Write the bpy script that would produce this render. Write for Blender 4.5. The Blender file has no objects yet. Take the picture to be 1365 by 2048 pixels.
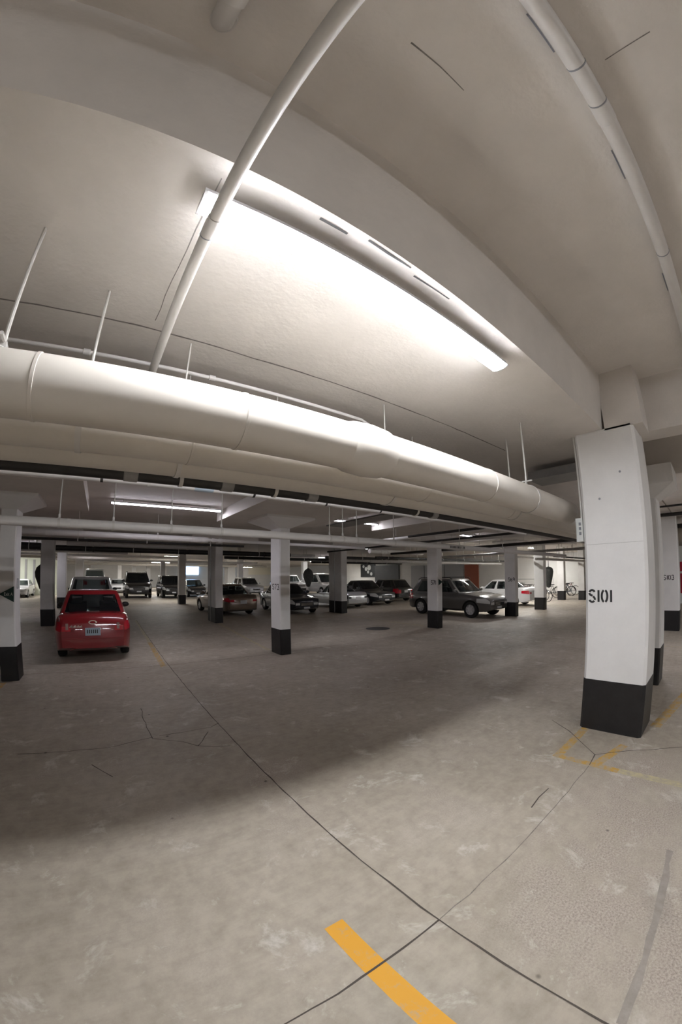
import bpy, bmesh, math, random
from mathutils import Matrix, Vector
random.seed(7)
sc = bpy.context.scene
COL = sc.collection
PI = math.pi

# ------------------------------------------------------------------ camera
cd = bpy.data.cameras.new('camera'); cam = bpy.data.objects.new('camera', cd); COL.objects.link(cam)
sc.camera = cam
cd.type = 'PANO'; cd.panorama_type = 'FISHEYE_LENS_POLYNOMIAL'      # the photo is an ultra wide fisheye view
cd.sensor_fit = 'HORIZONTAL'; cd.sensor_width = 36; cd.sensor_height = 54
cd.fisheye_polynomial_k0 = 0
for i, k in enumerate((0.051666533452787856, 8.955992184342573e-05, -1.8488567593016255e-05, 2.3632584673570457e-07)):
    setattr(cd, 'fisheye_polynomial_k%d' % (i+1), -k)
cd.fisheye_fov = math.radians(220)
cd.shift_x = -16.711/1365; cd.shift_y = 83.945/2048
MW = [[0.7943946219935433, -0.028755749960370964, 0.6067209337017737],
      [-0.6073320848419701, -0.05275885388620568, 0.7926942929390371],
      [-0.009215382208106153, 0.9981931727781104, 0.05937563936437144]]
cam.matrix_world = Matrix([[MW[i][0], MW[i][1], -MW[i][2], (0, 0, 1.75)[i]] for i in range(3)] + [[0, 0, 0, 1]])
cd.clip_start = 0.02; cd.clip_end = 300

# ------------------------------------------------------------------ world and exposure
w = bpy.data.worlds.new('world'); sc.world = w; w.use_nodes = True
w.node_tree.nodes['Background'].inputs[0].default_value = (1, 0.97, 0.94, 1)
w.node_tree.nodes['Background'].inputs[1].default_value = 0.004
vs = sc.view_settings
vs.view_transform = 'Standard'; vs.look = 'None'; vs.gamma = 1; vs.exposure = 1.95
vs.use_curve_mapping = False
MAIN_E, ROW_E, MID_E, FAR_E, FILL_E = 31.0, 9.5, 7.0, 55.0, 28.0           # strength of the tube lamps, the last for added fill lamps
try:
    sc.cycles.max_bounces = 6; sc.cycles.diffuse_bounces = 4; sc.cycles.glossy_bounces = 3; sc.cycles.transparent_max_bounces = 8; sc.cycles.sample_clamp_indirect = 6
    sc.cycles.use_denoising = True
except Exception: pass

# ------------------------------------------------------------------ materials
MATS = {}
def mat(name, col, rough=0.6, metal=0.0, spec=0.5, emit=None, es=1.0, noise=0.0, nscale=6.0, bump=0.0, bscale=40.0, coat=0.0, dirt=None):
    if name in MATS: return MATS[name]
    m = bpy.data.materials.new(name); m.use_nodes = True; nt = m.node_tree
    b = nt.nodes['Principled BSDF']
    b.inputs['Base Color'].default_value = (*col, 1); b.inputs['Roughness'].default_value = rough
    b.inputs['Metallic'].default_value = metal; b.inputs['Specular IOR Level'].default_value = spec
    b.inputs['Coat Weight'].default_value = coat
    if emit: b.inputs['Emission Color'].default_value = (*emit, 1); b.inputs['Emission Strength'].default_value = es
    if noise or bump:
        tc = nt.nodes.new('ShaderNodeNewGeometry')
        if noise:
            n = nt.nodes.new('ShaderNodeTexNoise'); n.inputs['Scale'].default_value = nscale; n.inputs['Detail'].default_value = 6
            n.inputs['Roughness'].default_value = 0.65
            nt.links.new(tc.outputs['Position'], n.inputs['Vector'])
            r = nt.nodes.new('ShaderNodeValToRGB'); r.color_ramp.elements[0].position = 0.3; r.color_ramp.elements[1].position = 0.72
            d = dirt or tuple(c*(1-noise) for c in col)
            r.color_ramp.elements[0].color = (*d, 1); r.color_ramp.elements[1].color = (*[min(1, c*(1+noise*0.4)) for c in col], 1)
            nt.links.new(n.outputs['Fac'], r.inputs['Fac']); nt.links.new(r.outputs['Color'], b.inputs['Base Color'])
        if bump:
            n2 = nt.nodes.new('ShaderNodeTexNoise'); n2.inputs['Scale'].default_value = bscale; n2.inputs['Detail'].default_value = 5
            nt.links.new(tc.outputs['Position'], n2.inputs['Vector'])
            bp = nt.nodes.new('ShaderNodeBump'); bp.inputs['Strength'].default_value = bump; bp.inputs['Distance'].default_value = 0.01
            nt.links.new(n2.outputs['Fac'], bp.inputs['Height']); nt.links.new(bp.outputs['Normal'], b.inputs['Normal'])
    MATS[name] = m; return m

def floor_mat():
    m = bpy.data.materials.new('floor concrete'); m.use_nodes = True; nt = m.node_tree; N = nt.nodes; Lk = nt.links.new
    b = N['Principled BSDF']; b.inputs['Specular IOR Level'].default_value = 0.35
    g = N.new('ShaderNodeNewGeometry')
    def noise(s, det=6, rough=0.6, vec=None, dist=0.0):
        n = N.new('ShaderNodeTexNoise'); n.inputs['Scale'].default_value = s; n.inputs['Detail'].default_value = det
        n.inputs['Roughness'].default_value = rough; n.inputs['Distortion'].default_value = dist
        Lk(vec or g.outputs['Position'], n.inputs['Vector']); return n
    def ramp(src, stops):
        r = N.new('ShaderNodeValToRGB'); e = r.color_ramp.elements
        while len(e) < len(stops): e.new(0.5)
        for k, (p, c) in enumerate(stops): e[k].position = p; e[k].color = (*c, 1) if len(c) == 3 else c
        Lk(src, r.inputs['Fac']); return r
    def mix(kind, a, bb, fac):
        x = N.new('ShaderNodeMix'); x.data_type = 'RGBA'; x.blend_type = kind
        if isinstance(fac, (int, float)): x.inputs[0].default_value = fac
        else: Lk(fac, x.inputs[0])
        Lk(a, x.inputs[6])
        if isinstance(bb, tuple): x.inputs[7].default_value = (*bb, 1)
        else: Lk(bb, x.inputs[7])
        return x.outputs[2]
    big = ramp(noise(0.55, 5, 0.6).outputs['Fac'], [(0.3, (0.345, 0.299, 0.243)), (0.52, (0.43, 0.379, 0.312)), (0.72, (0.50, 0.449, 0.376))])
    fine = ramp(noise(9, 8, 0.7).outputs['Fac'], [(0.32, (0.72, 0.71, 0.69)), (0.6, (1, 1, 1)), (0.75, (1.0, 0.99, 0.97))])
    c = mix('MULTIPLY', big.outputs[0], fine.outputs[0], 0.75)
    # trowel swirls stretched along the aisle
    mp = N.new('ShaderNodeMapping'); mp.inputs['Scale'].default_value = (0.7, 9, 1); mp.inputs['Rotation'].default_value = (0, 0, 0.5)
    Lk(g.outputs['Position'], mp.inputs['Vector'])
    sw = ramp(noise(2.2, 5, 0.6, mp.outputs[0], 0.6).outputs['Fac'], [(0.36, (0.86, 0.85, 0.83)), (0.55, (1, 1, 1))])
    c = mix('MULTIPLY', c, sw.outputs[0], 0.35)
    # exposed grit where the surface has worn, towards the pillar
    worn = ramp(noise(1.1, 4, 0.55).outputs['Fac'], [(0.5, (0, 0, 0)), (0.62, (1, 1, 1))])
    grit = ramp(noise(85, 3, 0.8).outputs['Fac'], [(0.36, (0.24, 0.20, 0.17)), (0.5, (0.38, 0.325, 0.275)), (0.66, (0.50, 0.44, 0.385))])
    # the slab between the two joints before the pillar has lost its skin more than its neighbours
    sx = N.new('ShaderNodeSeparateXYZ'); Lk(g.outputs['Position'], sx.inputs[0])
    def step(src, a, b_):
        q = N.new('ShaderNodeMapRange'); q.inputs['From Min'].default_value = a; q.inputs['From Max'].default_value = b_; Lk(src, q.inputs['Value']); return q.outputs[0]
    def mul(a, b_):
        q = N.new('ShaderNodeMath'); q.operation = 'MULTIPLY'; Lk(a, q.inputs[0]); Lk(b_, q.inputs[1]); return q.outputs[0]
    slab = mul(mul(step(sx.outputs[0], 1.2, 1.5), step(sx.outputs[1], 0.95, 0.6)), step(sx.outputs[0], 4.4, 3.6))
    wn2 = ramp(noise(1.9, 5, 0.7).outputs['Fac'], [(0.36, (0, 0, 0)), (0.56, (0.9, 0.9, 0.9))])
    wmx = N.new('ShaderNodeMath'); wmx.operation = 'MAXIMUM'
    Lk(mul(slab, wn2.outputs[0]), wmx.inputs[0]); Lk(mul(worn.outputs[0], step(noise(0.4, 2).outputs['Fac'], 0.4, 0.7)), wmx.inputs[1])
    c = mix('MIX', c, grit.outputs[0], wmx.outputs[0])
    # pale chalky blotches
    pale = ramp(noise(2.6, 6, 0.72, None, 0.4).outputs['Fac'], [(0.57, (0, 0, 0)), (0.70, (0.85, 0.85, 0.85))])
    c = mix('MIX', c, (0.60, 0.57, 0.51), pale.outputs[0])
    # dark oil spots
    v = N.new('ShaderNodeTexVoronoi'); v.inputs['Scale'].default_value = 2.3; v.inputs['Randomness'].default_value = 1
    Lk(g.outputs['Position'], v.inputs['Vector'])
    sp = ramp(v.outputs['Distance'], [(0.022, (1, 1, 1)), (0.045, (0, 0, 0))])
    c = mix('MIX', c, (0.10, 0.085, 0.075), sp.outputs[0])
    st = ramp(noise(0.8, 7, 0.75, None, 0.8).outputs['Fac'], [(0.62, (0, 0, 0)), (0.8, (0.6, 0.6, 0.6))])
    c = mix('MIX', c, (0.19, 0.165, 0.145), st.outputs[0])
    Lk(c, b.inputs['Base Color'])
    rr = ramp(noise(3, 4).outputs['Fac'], [(0.3, (0.45, 0.45, 0.45)), (0.7, (0.7, 0.7, 0.7))]); Lk(rr.outputs[0], b.inputs['Roughness'])
    bp = N.new('ShaderNodeBump'); bp.inputs['Strength'].default_value = 0.22; bp.inputs['Distance'].default_value = 0.01
    Lk(noise(75, 8, 0.8).outputs['Fac'], bp.inputs['Height']); Lk(bp.outputs['Normal'], b.inputs['Normal'])
    return m

def paint_line_mat(name, col, wear):
    m = bpy.data.materials.new(name); m.use_nodes = True; nt = m.node_tree; N = nt.nodes; b = N['Principled BSDF']
    b.inputs['Roughness'].default_value = 0.6; b.inputs['Specular IOR Level'].default_value = 0.3
    g = N.new('ShaderNodeNewGeometry'); n = N.new('ShaderNodeTexNoise'); n.inputs['Scale'].default_value = 11; n.inputs['Detail'].default_value = 8
    n.inputs['Roughness'].default_value = 0.8
    nt.links.new(g.outputs['Position'], n.inputs['Vector'])
    r = N.new('ShaderNodeValToRGB'); e = r.color_ramp.elements
    e[0].position = wear; e[0].color = (0.38, 0.33, 0.26, 1); e[1].position = wear+0.16; e[1].color = (*col, 1)
    nt.links.new(n.outputs['Fac'], r.inputs['Fac']); nt.links.new(r.outputs[0], b.inputs['Base Color'])
    return m

def glass_mat(name, tint, t=0.45):
    m = bpy.data.materials.new(name); m.use_nodes = True; nt = m.node_tree; N = nt.nodes; N.clear()
    o = N.new('ShaderNodeOutputMaterial'); mx = N.new('ShaderNodeMixShader'); tr = N.new('ShaderNodeBsdfTransparent')
    b = N.new('ShaderNodeBsdfPrincipled'); b.inputs['Base Color'].default_value = (0.012, 0.014, 0.016, 1); b.inputs['Roughness'].default_value = 0.04
    tr.inputs[0].default_value = (*tint, 1); mx.inputs[0].default_value = 1-t
    nt.links.new(tr.outputs[0], mx.inputs[1]); nt.links.new(b.outputs[0], mx.inputs[2]); nt.links.new(mx.outputs[0], o.inputs[0])
    return m

M_floor = floor_mat()
M_ceil = mat('ceiling paint', (0.76, 0.72, 0.68), 0.55, noise=0.10, nscale=1.7, bump=0.25, bscale=30)
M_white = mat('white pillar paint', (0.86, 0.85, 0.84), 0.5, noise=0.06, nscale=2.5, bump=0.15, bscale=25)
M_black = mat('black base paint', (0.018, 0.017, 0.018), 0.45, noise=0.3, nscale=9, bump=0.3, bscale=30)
M_greyer = mat('greyer pillar paint', (0.72, 0.70, 0.68), 0.55, noise=0.12, nscale=2, bump=0.15)  # slightly greyer tone than the white pillar paint
M_jacket = mat('pipe jacket', (0.64, 0.60, 0.54), 0.38, noise=0.07, nscale=3, bump=0.06, bscale=14)
M_pvc = mat('painted pipe', (0.70, 0.68, 0.66), 0.32, noise=0.06, nscale=7)
M_pipe_grey = mat('grey pipe', (0.30, 0.29, 0.28), 0.4, noise=0.2, nscale=5)
M_pipe_dark = mat('black pipe', (0.022, 0.020, 0.019), 0.5, noise=0.3, nscale=6)
M_rod = mat('rod steel', (0.60, 0.58, 0.55), 0.4)
M_steel = mat('galvanised steel', (0.45, 0.45, 0.45), 0.35, metal=0.8)
M_joint = mat('joint dirt', (0.075, 0.062, 0.052), 0.9)
M_seam = mat('ceiling seam', (0.27, 0.25, 0.23), 0.8, noise=0.4, nscale=25)
M_peel = mat('peeled paint', (0.10, 0.10, 0.10), 0.8)
M_ridge = mat('ceiling ridge', (0.60, 0.565, 0.52), 0.6, noise=0.4, nscale=40)
M_yel = paint_line_mat('yellow paint', (0.68, 0.34, 0.035), 0.30)
M_yel2 = paint_line_mat('worn yellow paint', (0.50, 0.30, 0.06), 0.42)
M_yel3 = paint_line_mat('faint yellow paint', (0.50, 0.44, 0.26), 0.42)
M_ink = mat('stencil ink', (0.025, 0.025, 0.026), 0.6)
M_green = mat('sign green', (0.012, 0.045, 0.04), 0.4)
M_signw = mat('sign white', (0.75, 0.78, 0.76), 0.4)
M_box = mat('white plastic', (0.72, 0.74, 0.72), 0.35)
M_lens = mat('grey lens', (0.25, 0.26, 0.29), 0.3)
M_house = mat('lamp housing', (0.78, 0.79, 0.80), 0.35)
M_tyre = mat('tyre', (0.012, 0.012, 0.012), 0.8)
M_rim = mat('alloy rim', (0.72, 0.72, 0.73), 0.3, metal=0.25)
M_trim = mat('black trim', (0.012, 0.012, 0.013), 0.45)
M_int = mat('interior', (0.085, 0.082, 0.08), 0.7)
M_chrome = mat('chrome', (0.75, 0.75, 0.76), 0.12, metal=1)
M_lampw = mat('headlamp', (0.62, 0.63, 0.62), 0.08, spec=0.8, coat=1)
M_lampr = mat('tail lamp', (0.55, 0.012, 0.03), 0.1, spec=0.8, coat=1)
M_lampa = mat('clear lamp', (0.36, 0.22, 0.21), 0.1, spec=0.8, coat=1)
M_plate = mat('plate blue white', (0.42, 0.50, 0.58), 0.4)
M_platew = mat('plate white', (0.62, 0.63, 0.64), 0.4)
M_glass = glass_mat('car glass', (0.55, 0.60, 0.60), 0.6)
M_glassd = glass_mat('dark car glass', (0.2, 0.22, 0.22), 0.15)
M_wallw = mat('white wall', (0.74, 0.725, 0.70), 0.6, noise=0.06, nscale=1.2)
M_wallg = mat('grey door paint', (0.40, 0.395, 0.40), 0.5, noise=0.08, nscale=1)
M_walld = mat('dark shutter', (0.07, 0.07, 0.072), 0.5, noise=0.2, nscale=1.5)
M_orange = mat('rust orange', (0.33, 0.085, 0.038), 0.5, noise=0.1, nscale=3)
M_red = mat('sign red', (0.45, 0.02, 0.05), 0.4)
M_bag = mat('dark fabric', (0.035, 0.036, 0.034), 0.8, noise=0.5, nscale=9)
def lamp_mat(name, e, col=(0.935, 0.95, 0.99)):
    return mat(name, (0.9, 0.9, 0.92), 0.4, emit=col, es=e)
M_lamp_main = lamp_mat('tube lens near', MAIN_E)
M_lamp_row = lamp_mat('tube lens middle', ROW_E, (0.93, 0.90, 1.0))
M_lamp_mid = lamp_mat('tube lens mid', MID_E, (0.93, 0.90, 1.0))
M_lamp_far = lamp_mat('tube lens far', FAR_E, (1, 0.99, 0.96))
M_lamp_fill = lamp_mat('tube lens fill', FILL_E)  # for the unseen lamps added as fill light

# ------------------------------------------------------------------ mesh helpers
class MB:
    def __init__(s): s.v = []; s.f = []
    def add(s, vs, fs):
        o = len(s.v); s.v += [tuple(p) for p in vs]; s.f += [tuple(i+o for i in f) for f in fs]; return s
    def box(s, x0, x1, y0, y1, z0, z1):
        return s.add([(x, y, z) for z in (z0, z1) for y in (y0, y1) for x in (x0, x1)],
                     [(0, 2, 3, 1), (4, 5, 7, 6), (0, 1, 5, 4), (2, 6, 7, 3), (0, 4, 6, 2), (1, 3, 7, 5)])
    def prism(s, pts, z0, z1, axis='z'):
        n = len(pts)
        f = {'z': lambda p, h: (p[0], p[1], h), 'x': lambda p, h: (h, p[0], p[1]), 'y': lambda p, h: (p[0], h, p[1])}[axis]
        return s.add([f(p, z0) for p in pts]+[f(p, z1) for p in pts],
                     [tuple(range(n))[::-1], tuple(range(n, 2*n))]+[(i, (i+1) % n, n+(i+1) % n, n+i) for i in range(n)])
    def tube(s, path, r, n=16, cap=True):
        path = [Vector(p) for p in path]; rs = r if isinstance(r, (list, tuple)) else [r]*len(path)
        rings = []; prev = None
        for i, p in enumerate(path):
            d = (path[min(i+1, len(path)-1)]-path[max(i-1, 0)]).normalized()
            if prev is None:
                a = d.cross(Vector((0, 0, 1)))
                if a.length < 1e-3: a = d.cross(Vector((0, 1, 0)))
                a.normalize()
            else: a = (prev-d*prev.dot(d)).normalized()
            prev = a; b = d.cross(a)
            rings.append([p+(a*math.cos(t)+b*math.sin(t))*rs[i] for t in [2*PI*k/n for k in range(n)]])
        vs = [q for R in rings for q in R]
        fs = [(i*n+k, i*n+(k+1) % n, (i+1)*n+(k+1) % n, (i+1)*n+k) for i in range(len(path)-1) for k in range(n)]
        if cap: fs += [tuple(range(n))[::-1], tuple(range((len(path)-1)*n, len(path)*n))]
        return s.add(vs, fs)
    def lathe(s, prof, c, axis='y', n=28):   # prof: (radius, height)
        f = {'y': lambda r, t, h: (c[0]+r*math.cos(t), c[1]+h, c[2]+r*math.sin(t)), 'z': lambda r, t, h: (c[0]+r*math.cos(t), c[1]+r*math.sin(t), c[2]+h),
             'x': lambda r, t, h: (c[0]+h, c[1]+r*math.cos(t), c[2]+r*math.sin(t))}[axis]
        vs = [f(r, 2*PI*k/n, h) for r, h in prof for k in range(n)]
        return s.add(vs, [(i*n+k, i*n+(k+1) % n, (i+1)*n+(k+1) % n, (i+1)*n+k) for i in range(len(prof)-1) for k in range(n)])
    def grid(s, rows):
        m = len(rows[0]); return s.add([p for r in rows for p in r], [(i*m+j, i*m+j+1, (i+1)*m+j+1, (i+1)*m+j) for i in range(len(rows)-1) for j in range(m-1)])
    def ribbon(s, pts, wd, z, wob=0.0):
        pts = [Vector((p[0], p[1])) for p in pts]; q = []
        for i in range(len(pts)-1):
            n = max(1, int((pts[i+1]-pts[i]).length/0.12)) if wob else 1
            for k in range(n):
                p = pts[i].lerp(pts[i+1], k/n)
                if wob and k: p = p+Vector((random.uniform(-wob, wob), random.uniform(-wob, wob)))
                q.append(p)
        q.append(pts[-1]); A = []
        for i, p in enumerate(q):
            d = (q[min(i+1, len(q)-1)]-q[max(i-1, 0)]).normalized(); nn = Vector((-d.y, d.x))*wd/2*(random.uniform(0.6, 1.2) if wob else 1)
            A.append([(p.x-nn.x, p.y-nn.y, z), (p.x+nn.x, p.y+nn.y, z)])
        return s.grid(A)
    def mesh(s, name, m, smooth=True, ang=35):
        me = bpy.data.meshes.new(name); me.from_pydata(s.v, [], s.f); me.update()
        bm = bmesh.new(); bm.from_mesh(me); bmesh.ops.recalc_face_normals(bm, faces=bm.faces); bm.to_mesh(me); bm.free()
        if smooth: me.shade_smooth(); me.set_sharp_from_angle(angle=math.radians(ang))
        me.materials.append(m); return me
    def build(s, name, m, parent=None, smooth=True, ang=35):
        o = bpy.data.objects.new(name, s.mesh(name, m, smooth, ang)); COL.objects.link(o)
        if parent: o.parent = parent
        return o

def tag(o, label=None, cat=None, group=None, kind=None):
    if label: o['label'] = label
    if cat: o['category'] = cat
    if group: o['group'] = group
    if kind: o['kind'] = kind
    return o
def empty(name, loc, label, cat, rz=0.0, group=None):
    o = bpy.data.objects.new(name, None); COL.objects.link(o); o.location = loc; o.rotation_euler = (0, 0, rz); o.empty_display_size = 0.2
    return tag(o, label, cat, group)
def structure(o, label, cat):
    return tag(o, label, cat, None, 'structure')
def part(mb, name, m, parent, off=(0, 0, 0), **k):       # vertices given in world space, parent's location taken off
    l = parent.location if parent.parent is None else parent.parent.location if parent.parent.parent is None else (0, 0, 0)
    mb.v = [(p[0]-l[0], p[1]-l[1], p[2]-l[2]) for p in mb.v]
    return mb.build(name, m, parent, **k)
def text_mesh(txt, name, m, parent, mat4, size):
    cu = bpy.data.curves.new('t', 'FONT'); cu.body = txt; cu.size = size; cu.extrude = 0.0015; cu.align_x = 'CENTER'; cu.align_y = 'CENTER'
    o = bpy.data.objects.new('t', cu); COL.objects.link(o)
    dg = bpy.context.evaluated_depsgraph_get(); dg.update()
    me = bpy.data.meshes.new_from_object(o.evaluated_get(dg)); bpy.data.objects.remove(o); bpy.data.curves.remove(cu)
    me.transform(mat4); me.materials.clear(); me.materials.append(m); me.name = name
    r = bpy.data.objects.new(name, me); COL.objects.link(r); r.parent = parent; return r

# ------------------------------------------------------------------ setting
ZC, ZN, ZP = 3.28, 3.93, 3.05            # far slab, raised slab over the camera, underside of the drop panels
X0, X1, Y0, Y1 = -40.0, 30.0, -12.0, 60.0
fl = structure(MB().box(X0, X1, Y0, Y1, -0.3, 0).build('floor', M_floor, smooth=False), 'worn grey concrete garage floor', 'floor')
cl = MB().prism([(0.855, ZN), (0.934, ZC), (Y1, ZC), (Y1, ZN+0.3), (0.855, ZN+0.3)], X0, X1, 'x')
cl = structure(cl.build('ceiling', M_ceil, smooth=False), 'beige painted concrete ceiling over the parked cars with a step at its near edge', 'ceiling')
cn = structure(MB().box(X0, X1, Y0, 0.855, ZN, ZN+0.3).build('ceiling', M_ceil, smooth=False), 'raised beige concrete ceiling at the top of the photo', 'ceiling')
structure(MB().box(X0-0.3, X0, Y0, Y1, -0.3, ZN+0.3).build('wall_left', M_wallw, smooth=False), 'white wall far to the left', 'wall')
structure(MB().box(X1, X1+0.3, Y0, Y1, -0.3, ZN+0.3).build('wall_right', M_wallw, smooth=False), 'white wall behind the bicycles', 'wall')
structure(MB().box(X0-0.3, X1+0.3, Y1, Y1+0.3, -0.3, ZN+0.3).build('wall_far', M_wallw, smooth=False), 'white wall at the far end of the garage', 'wall')
structure(MB().box(X0-0.3, X1+0.3, Y0-0.3, Y0, -0.3, ZN+0.3).build('wall_back', M_wallw, smooth=False), 'white wall behind the viewer', 'wall')
structure(MB().box(4.60, 4.95, Y0, 0.86, ZC, ZN).build('trim_1', M_ceil, smooth=False), 'ceiling beam running over the S101 pillar', 'beam')
structure(MB().box(7.0, X1, Y0, 0.90, ZC, ZN).build('trim_2', M_ceil, smooth=False), 'lowered slab beyond the S101 pillar', 'slab')
structure(MB().prism([(4.196, 0.484), (4.62, 0.484), (4.62, 0.90), (4.196, 0.90)], ZC-0.02, ZN).build('trim_3', M_ceil, smooth=False), 'concrete haunch above the S101 pillar', 'haunch')

def on_floor(mb, name, m, label=None, z=0.0):
    o = mb.build(name, m, fl, smooth=False)
    if label: o['label'] = label
    return o
ZF = 0.002
for pts in ([(1.219, -3.5), (1.219, 0.88), (1.205, 4.2), (1.2, 7.44), (1.28, 15.4)], [(-0.9, 0.89), (1.22, 0.882)],
            [(-9, 7.44), (-1.8, 7.44), (1.2, 7.445), (3.6, 7.46), (16, 7.3)]):
    on_floor(MB().ribbon(pts, 0.011, ZF, 0.004), 'joint', M_joint)
on_floor(MB().ribbon([(1.22, 0.882), (2.2, 0.88), (3.34, 0.88)], 0.006, ZF, 0.006), 'joint', mat('filled joint', (0.24, 0.21, 0.185), 0.9, noise=0.4, nscale=20))
on_floor(MB().ribbon([(1.24, -0.04), (1.73, -0.01), (2.49, 0.04)], 0.04, ZF, 0.006), 'tyre_mark', mat('tyre smear', (0.31, 0.275, 0.24), 0.8, noise=0.25, nscale=14))
for pts in ([(0.41, 5.07), (0.4, 4.38), (0.42, 4.04), (0.71, 3.83), (0.83, 3.66), (1.13, 3.51)], [(0.83, 3.66), (1.03, 3.97)],
            [(0.43, 4.07), (0.04, 3.98), (-0.22, 3.98), (-0.96, 4.05)], [(0.5, 4.08), (1.09, 4.08), (1.22, 4.17)], [(-0.22, 3.63), (-0.04, 3.33)],
            [(3.59, 0.9), (3.81, 0.67), (4.17, 0.16)], [(3.59, 0.9), (4.01, 1.32), (4.21, 1.61)], [(3.59, 0.9), (3.36, 0.88)],
            [(2.45, 1.02), (2.78, 1.03)]):
    on_floor(MB().ribbon(pts, 0.009, ZF, 0.012), 'crack', M_joint)
ZY = 0.0012
on_floor(MB().ribbon([(0.803, 1.207), (0.803, -2.4)], 0.108, ZY), 'painted_line', M_yel, 'bright yellow stripe in the foreground')
u = MB(); u.ribbon([(3.34, 1.2), (4.19, 1.19)], 0.085, ZY); u.ribbon([(3.385, 1.24), (3.385, 0.84)], 0.085, ZY+0.0002); u.ribbon([(3.37, 0.845), (3.95, 0.70)], 0.085, ZY+0.0004)
u.ribbon([(3.385, 0.86), (3.385, 0.62)], 0.085, ZY+0.0001)
on_floor(u, 'painted_line', M_yel2, 'worn yellow corner mark at the S101 pillar')
on_floor(MB().ribbon([(3.39, 0.62), (3.40, -2.0)], 0.09, ZY), 'painted_line', M_yel3, 'faint yellow stripe right of the S101 pillar')
on_floor(MB().ribbon([(4.6, 0.5), (6.2, 0.25)], 0.12, ZY), 'painted_line', M_yel2, 'worn yellow stripe behind the S101 pillar')
on_floor(MB().ribbon([(1.09, 7.35), (1.17, 10.2)], 0.11, ZY), 'painted_line', M_yel2, 'worn yellow stripe beside the red car')
on_floor(MB().ribbon([(1.17, 10.2), (1.26, 15.4)], 0.10, ZY), 'painted_line', M_yel3)
on_floor(MB().ribbon([(3.62, 7.9), (4.05, 13.2)], 0.10, ZY), 'painted_line', M_yel3, 'faint yellow stripe behind the S73 pillar')
on_floor(MB().ribbon([(9.5, 8.2), (9.6, 13)], 0.10, ZY), 'painted_line', M_yel3)
on_floor(MB().ribbon([(-1.75, 5.2), (-1.72, 6.9)], 0.12, ZY), 'painted_line', M_yel2, 'worn yellow stripe before the exit pillar')
on_floor(MB().ribbon([(9.66, 1.1), (9.66, -3)], 0.06, ZY), 'painted_line', M_yel3, 'pale stripe before the S103 pillar')
mh = MB().lathe([(0.0, 0.0015), (0.36, 0.0015), (0.40, 0.0010)], (8.0, 8.95, 0), 'z', 32); on_floor(mh, 'drain_cover', M_pipe_dark, 'dark round drain cover')

def on_ceil(pts, wd, z, name='seam', m=M_seam, wob=0.004):
    cl = bpy.data.objects['ceiling'] if z < 3.5 else cn
    MB().ribbon(pts, wd, z, wob).build(name, m, cl, smooth=False)
on_ceil([(-6, 2.17), (0.03, 2.17), (0.84, 2.2), (2.01, 2.17), (4.1, 2.12)], 0.014, ZC-0.002)
on_ceil([(0.17, 1.02), (0.16, 1.46), (0.13, 2.08)], 0.006, ZC-0.002)
on_ceil([(0.86, 0.955), (0.99, 0.958), (1.14, 0.955)], 0.012, ZC-0.002, 'crack', M_peel)
on_ceil([(1.19, 0.985), (1.33, 0.98), (1.47, 0.975)], 0.012, ZC-0.002, 'crack', M_peel)
on_ceil([(0.61, 0.985), (0.76, 0.985)], 0.013, ZC-0.002, 'crack', M_peel)
on_ceil([(0.61, 0.34), (0.78, 0.33), (0.94, 0.33)], 0.007, ZN-0.002)
on_ceil([(1.23, -0.26), (1.22, -0.49)], 0.006, ZN-0.002)
for x0 in (-4.2, 7.4): on_ceil([(x0, 3), (x0, 9)], 0.006, ZC-0.002)

# ------------------------------------------------------------------ lettering: stroked stencil characters
def arc(cx, cy, rx, ry, a0, a1, n=8): return [(cx+rx*math.cos(math.radians(a0+(a1-a0)*i/n)), cy+ry*math.sin(math.radians(a0+(a1-a0)*i/n))) for i in range(n+1)]
GL = {'S': [arc(.3, .73, .22, .19, 20, 165), arc(.3, .73, .22, .19, 185, 235)+[(.34, .52)], [(.38, .48)]+arc(.3, .27, .22, .19, 50, -15), arc(.3, .27, .22, .19, -35, -165)],
      '1': [[(.16, .08), (.16, .92)]], '0': [arc(.3, .5, .22, .42, 105, 255, 12), arc(.3, .5, .22, .42, 75, -75, 12)],
      '3': [arc(.28, .73, .2, .19, 165, 10), arc(.28, .73, .2, .19, -5, -85), arc(.28, .27, .22, .21, 85, 0), arc(.28, .27, .22, .21, -15, -165)],
      '7': [[(.06, .9), (.52, .9)], [(.5, .84), (.22, .08)]], '6': [arc(.3, .3, .2, .22, 100, 460, 14), arc(.42, .36, .32, .56, 115, 185)], '9': [arc(.3, .7, .2, .22, -80, 280, 14), arc(.18, .64, .32, .56, -65, 5)]}
ADV = {'1': .34}
def stencil(txt, yl, yr, z0, z1, x, parent):
    """number on the face looking to -X: reads from yl (left in the photo, far) to yr (near)"""
    W = sum(ADV.get(c, .66) for c in txt); sx = abs(yl-yr)/W; h = z1-z0; mb = MB(); cx = 0
    for c in txt:
        for st in GL[c]:
            pts = [Vector((q[0]+cx, q[1])) for q in st]; A = []
            for i, q in enumerate(pts):
                P = [Vector((p.x*sx, p.y*h)) for p in pts]
                d = (P[min(i+1, len(P)-1)]-P[max(i-1, 0)]).normalized(); n = Vector((-d.y, d.x))*h*0.075
                A.append([(x-0.002, yl-(P[i].x-n.x), z0+P[i].y-n.y), (x-0.002, yl-(P[i].x+n.x), z0+P[i].y+n.y)])
            mb.grid(A)
        cx += ADV.get(c, .66)
    o = part(mb, 'number', M_ink, parent, smooth=False); o['label'] = 'black stencilled %s' % txt; return o

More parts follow.
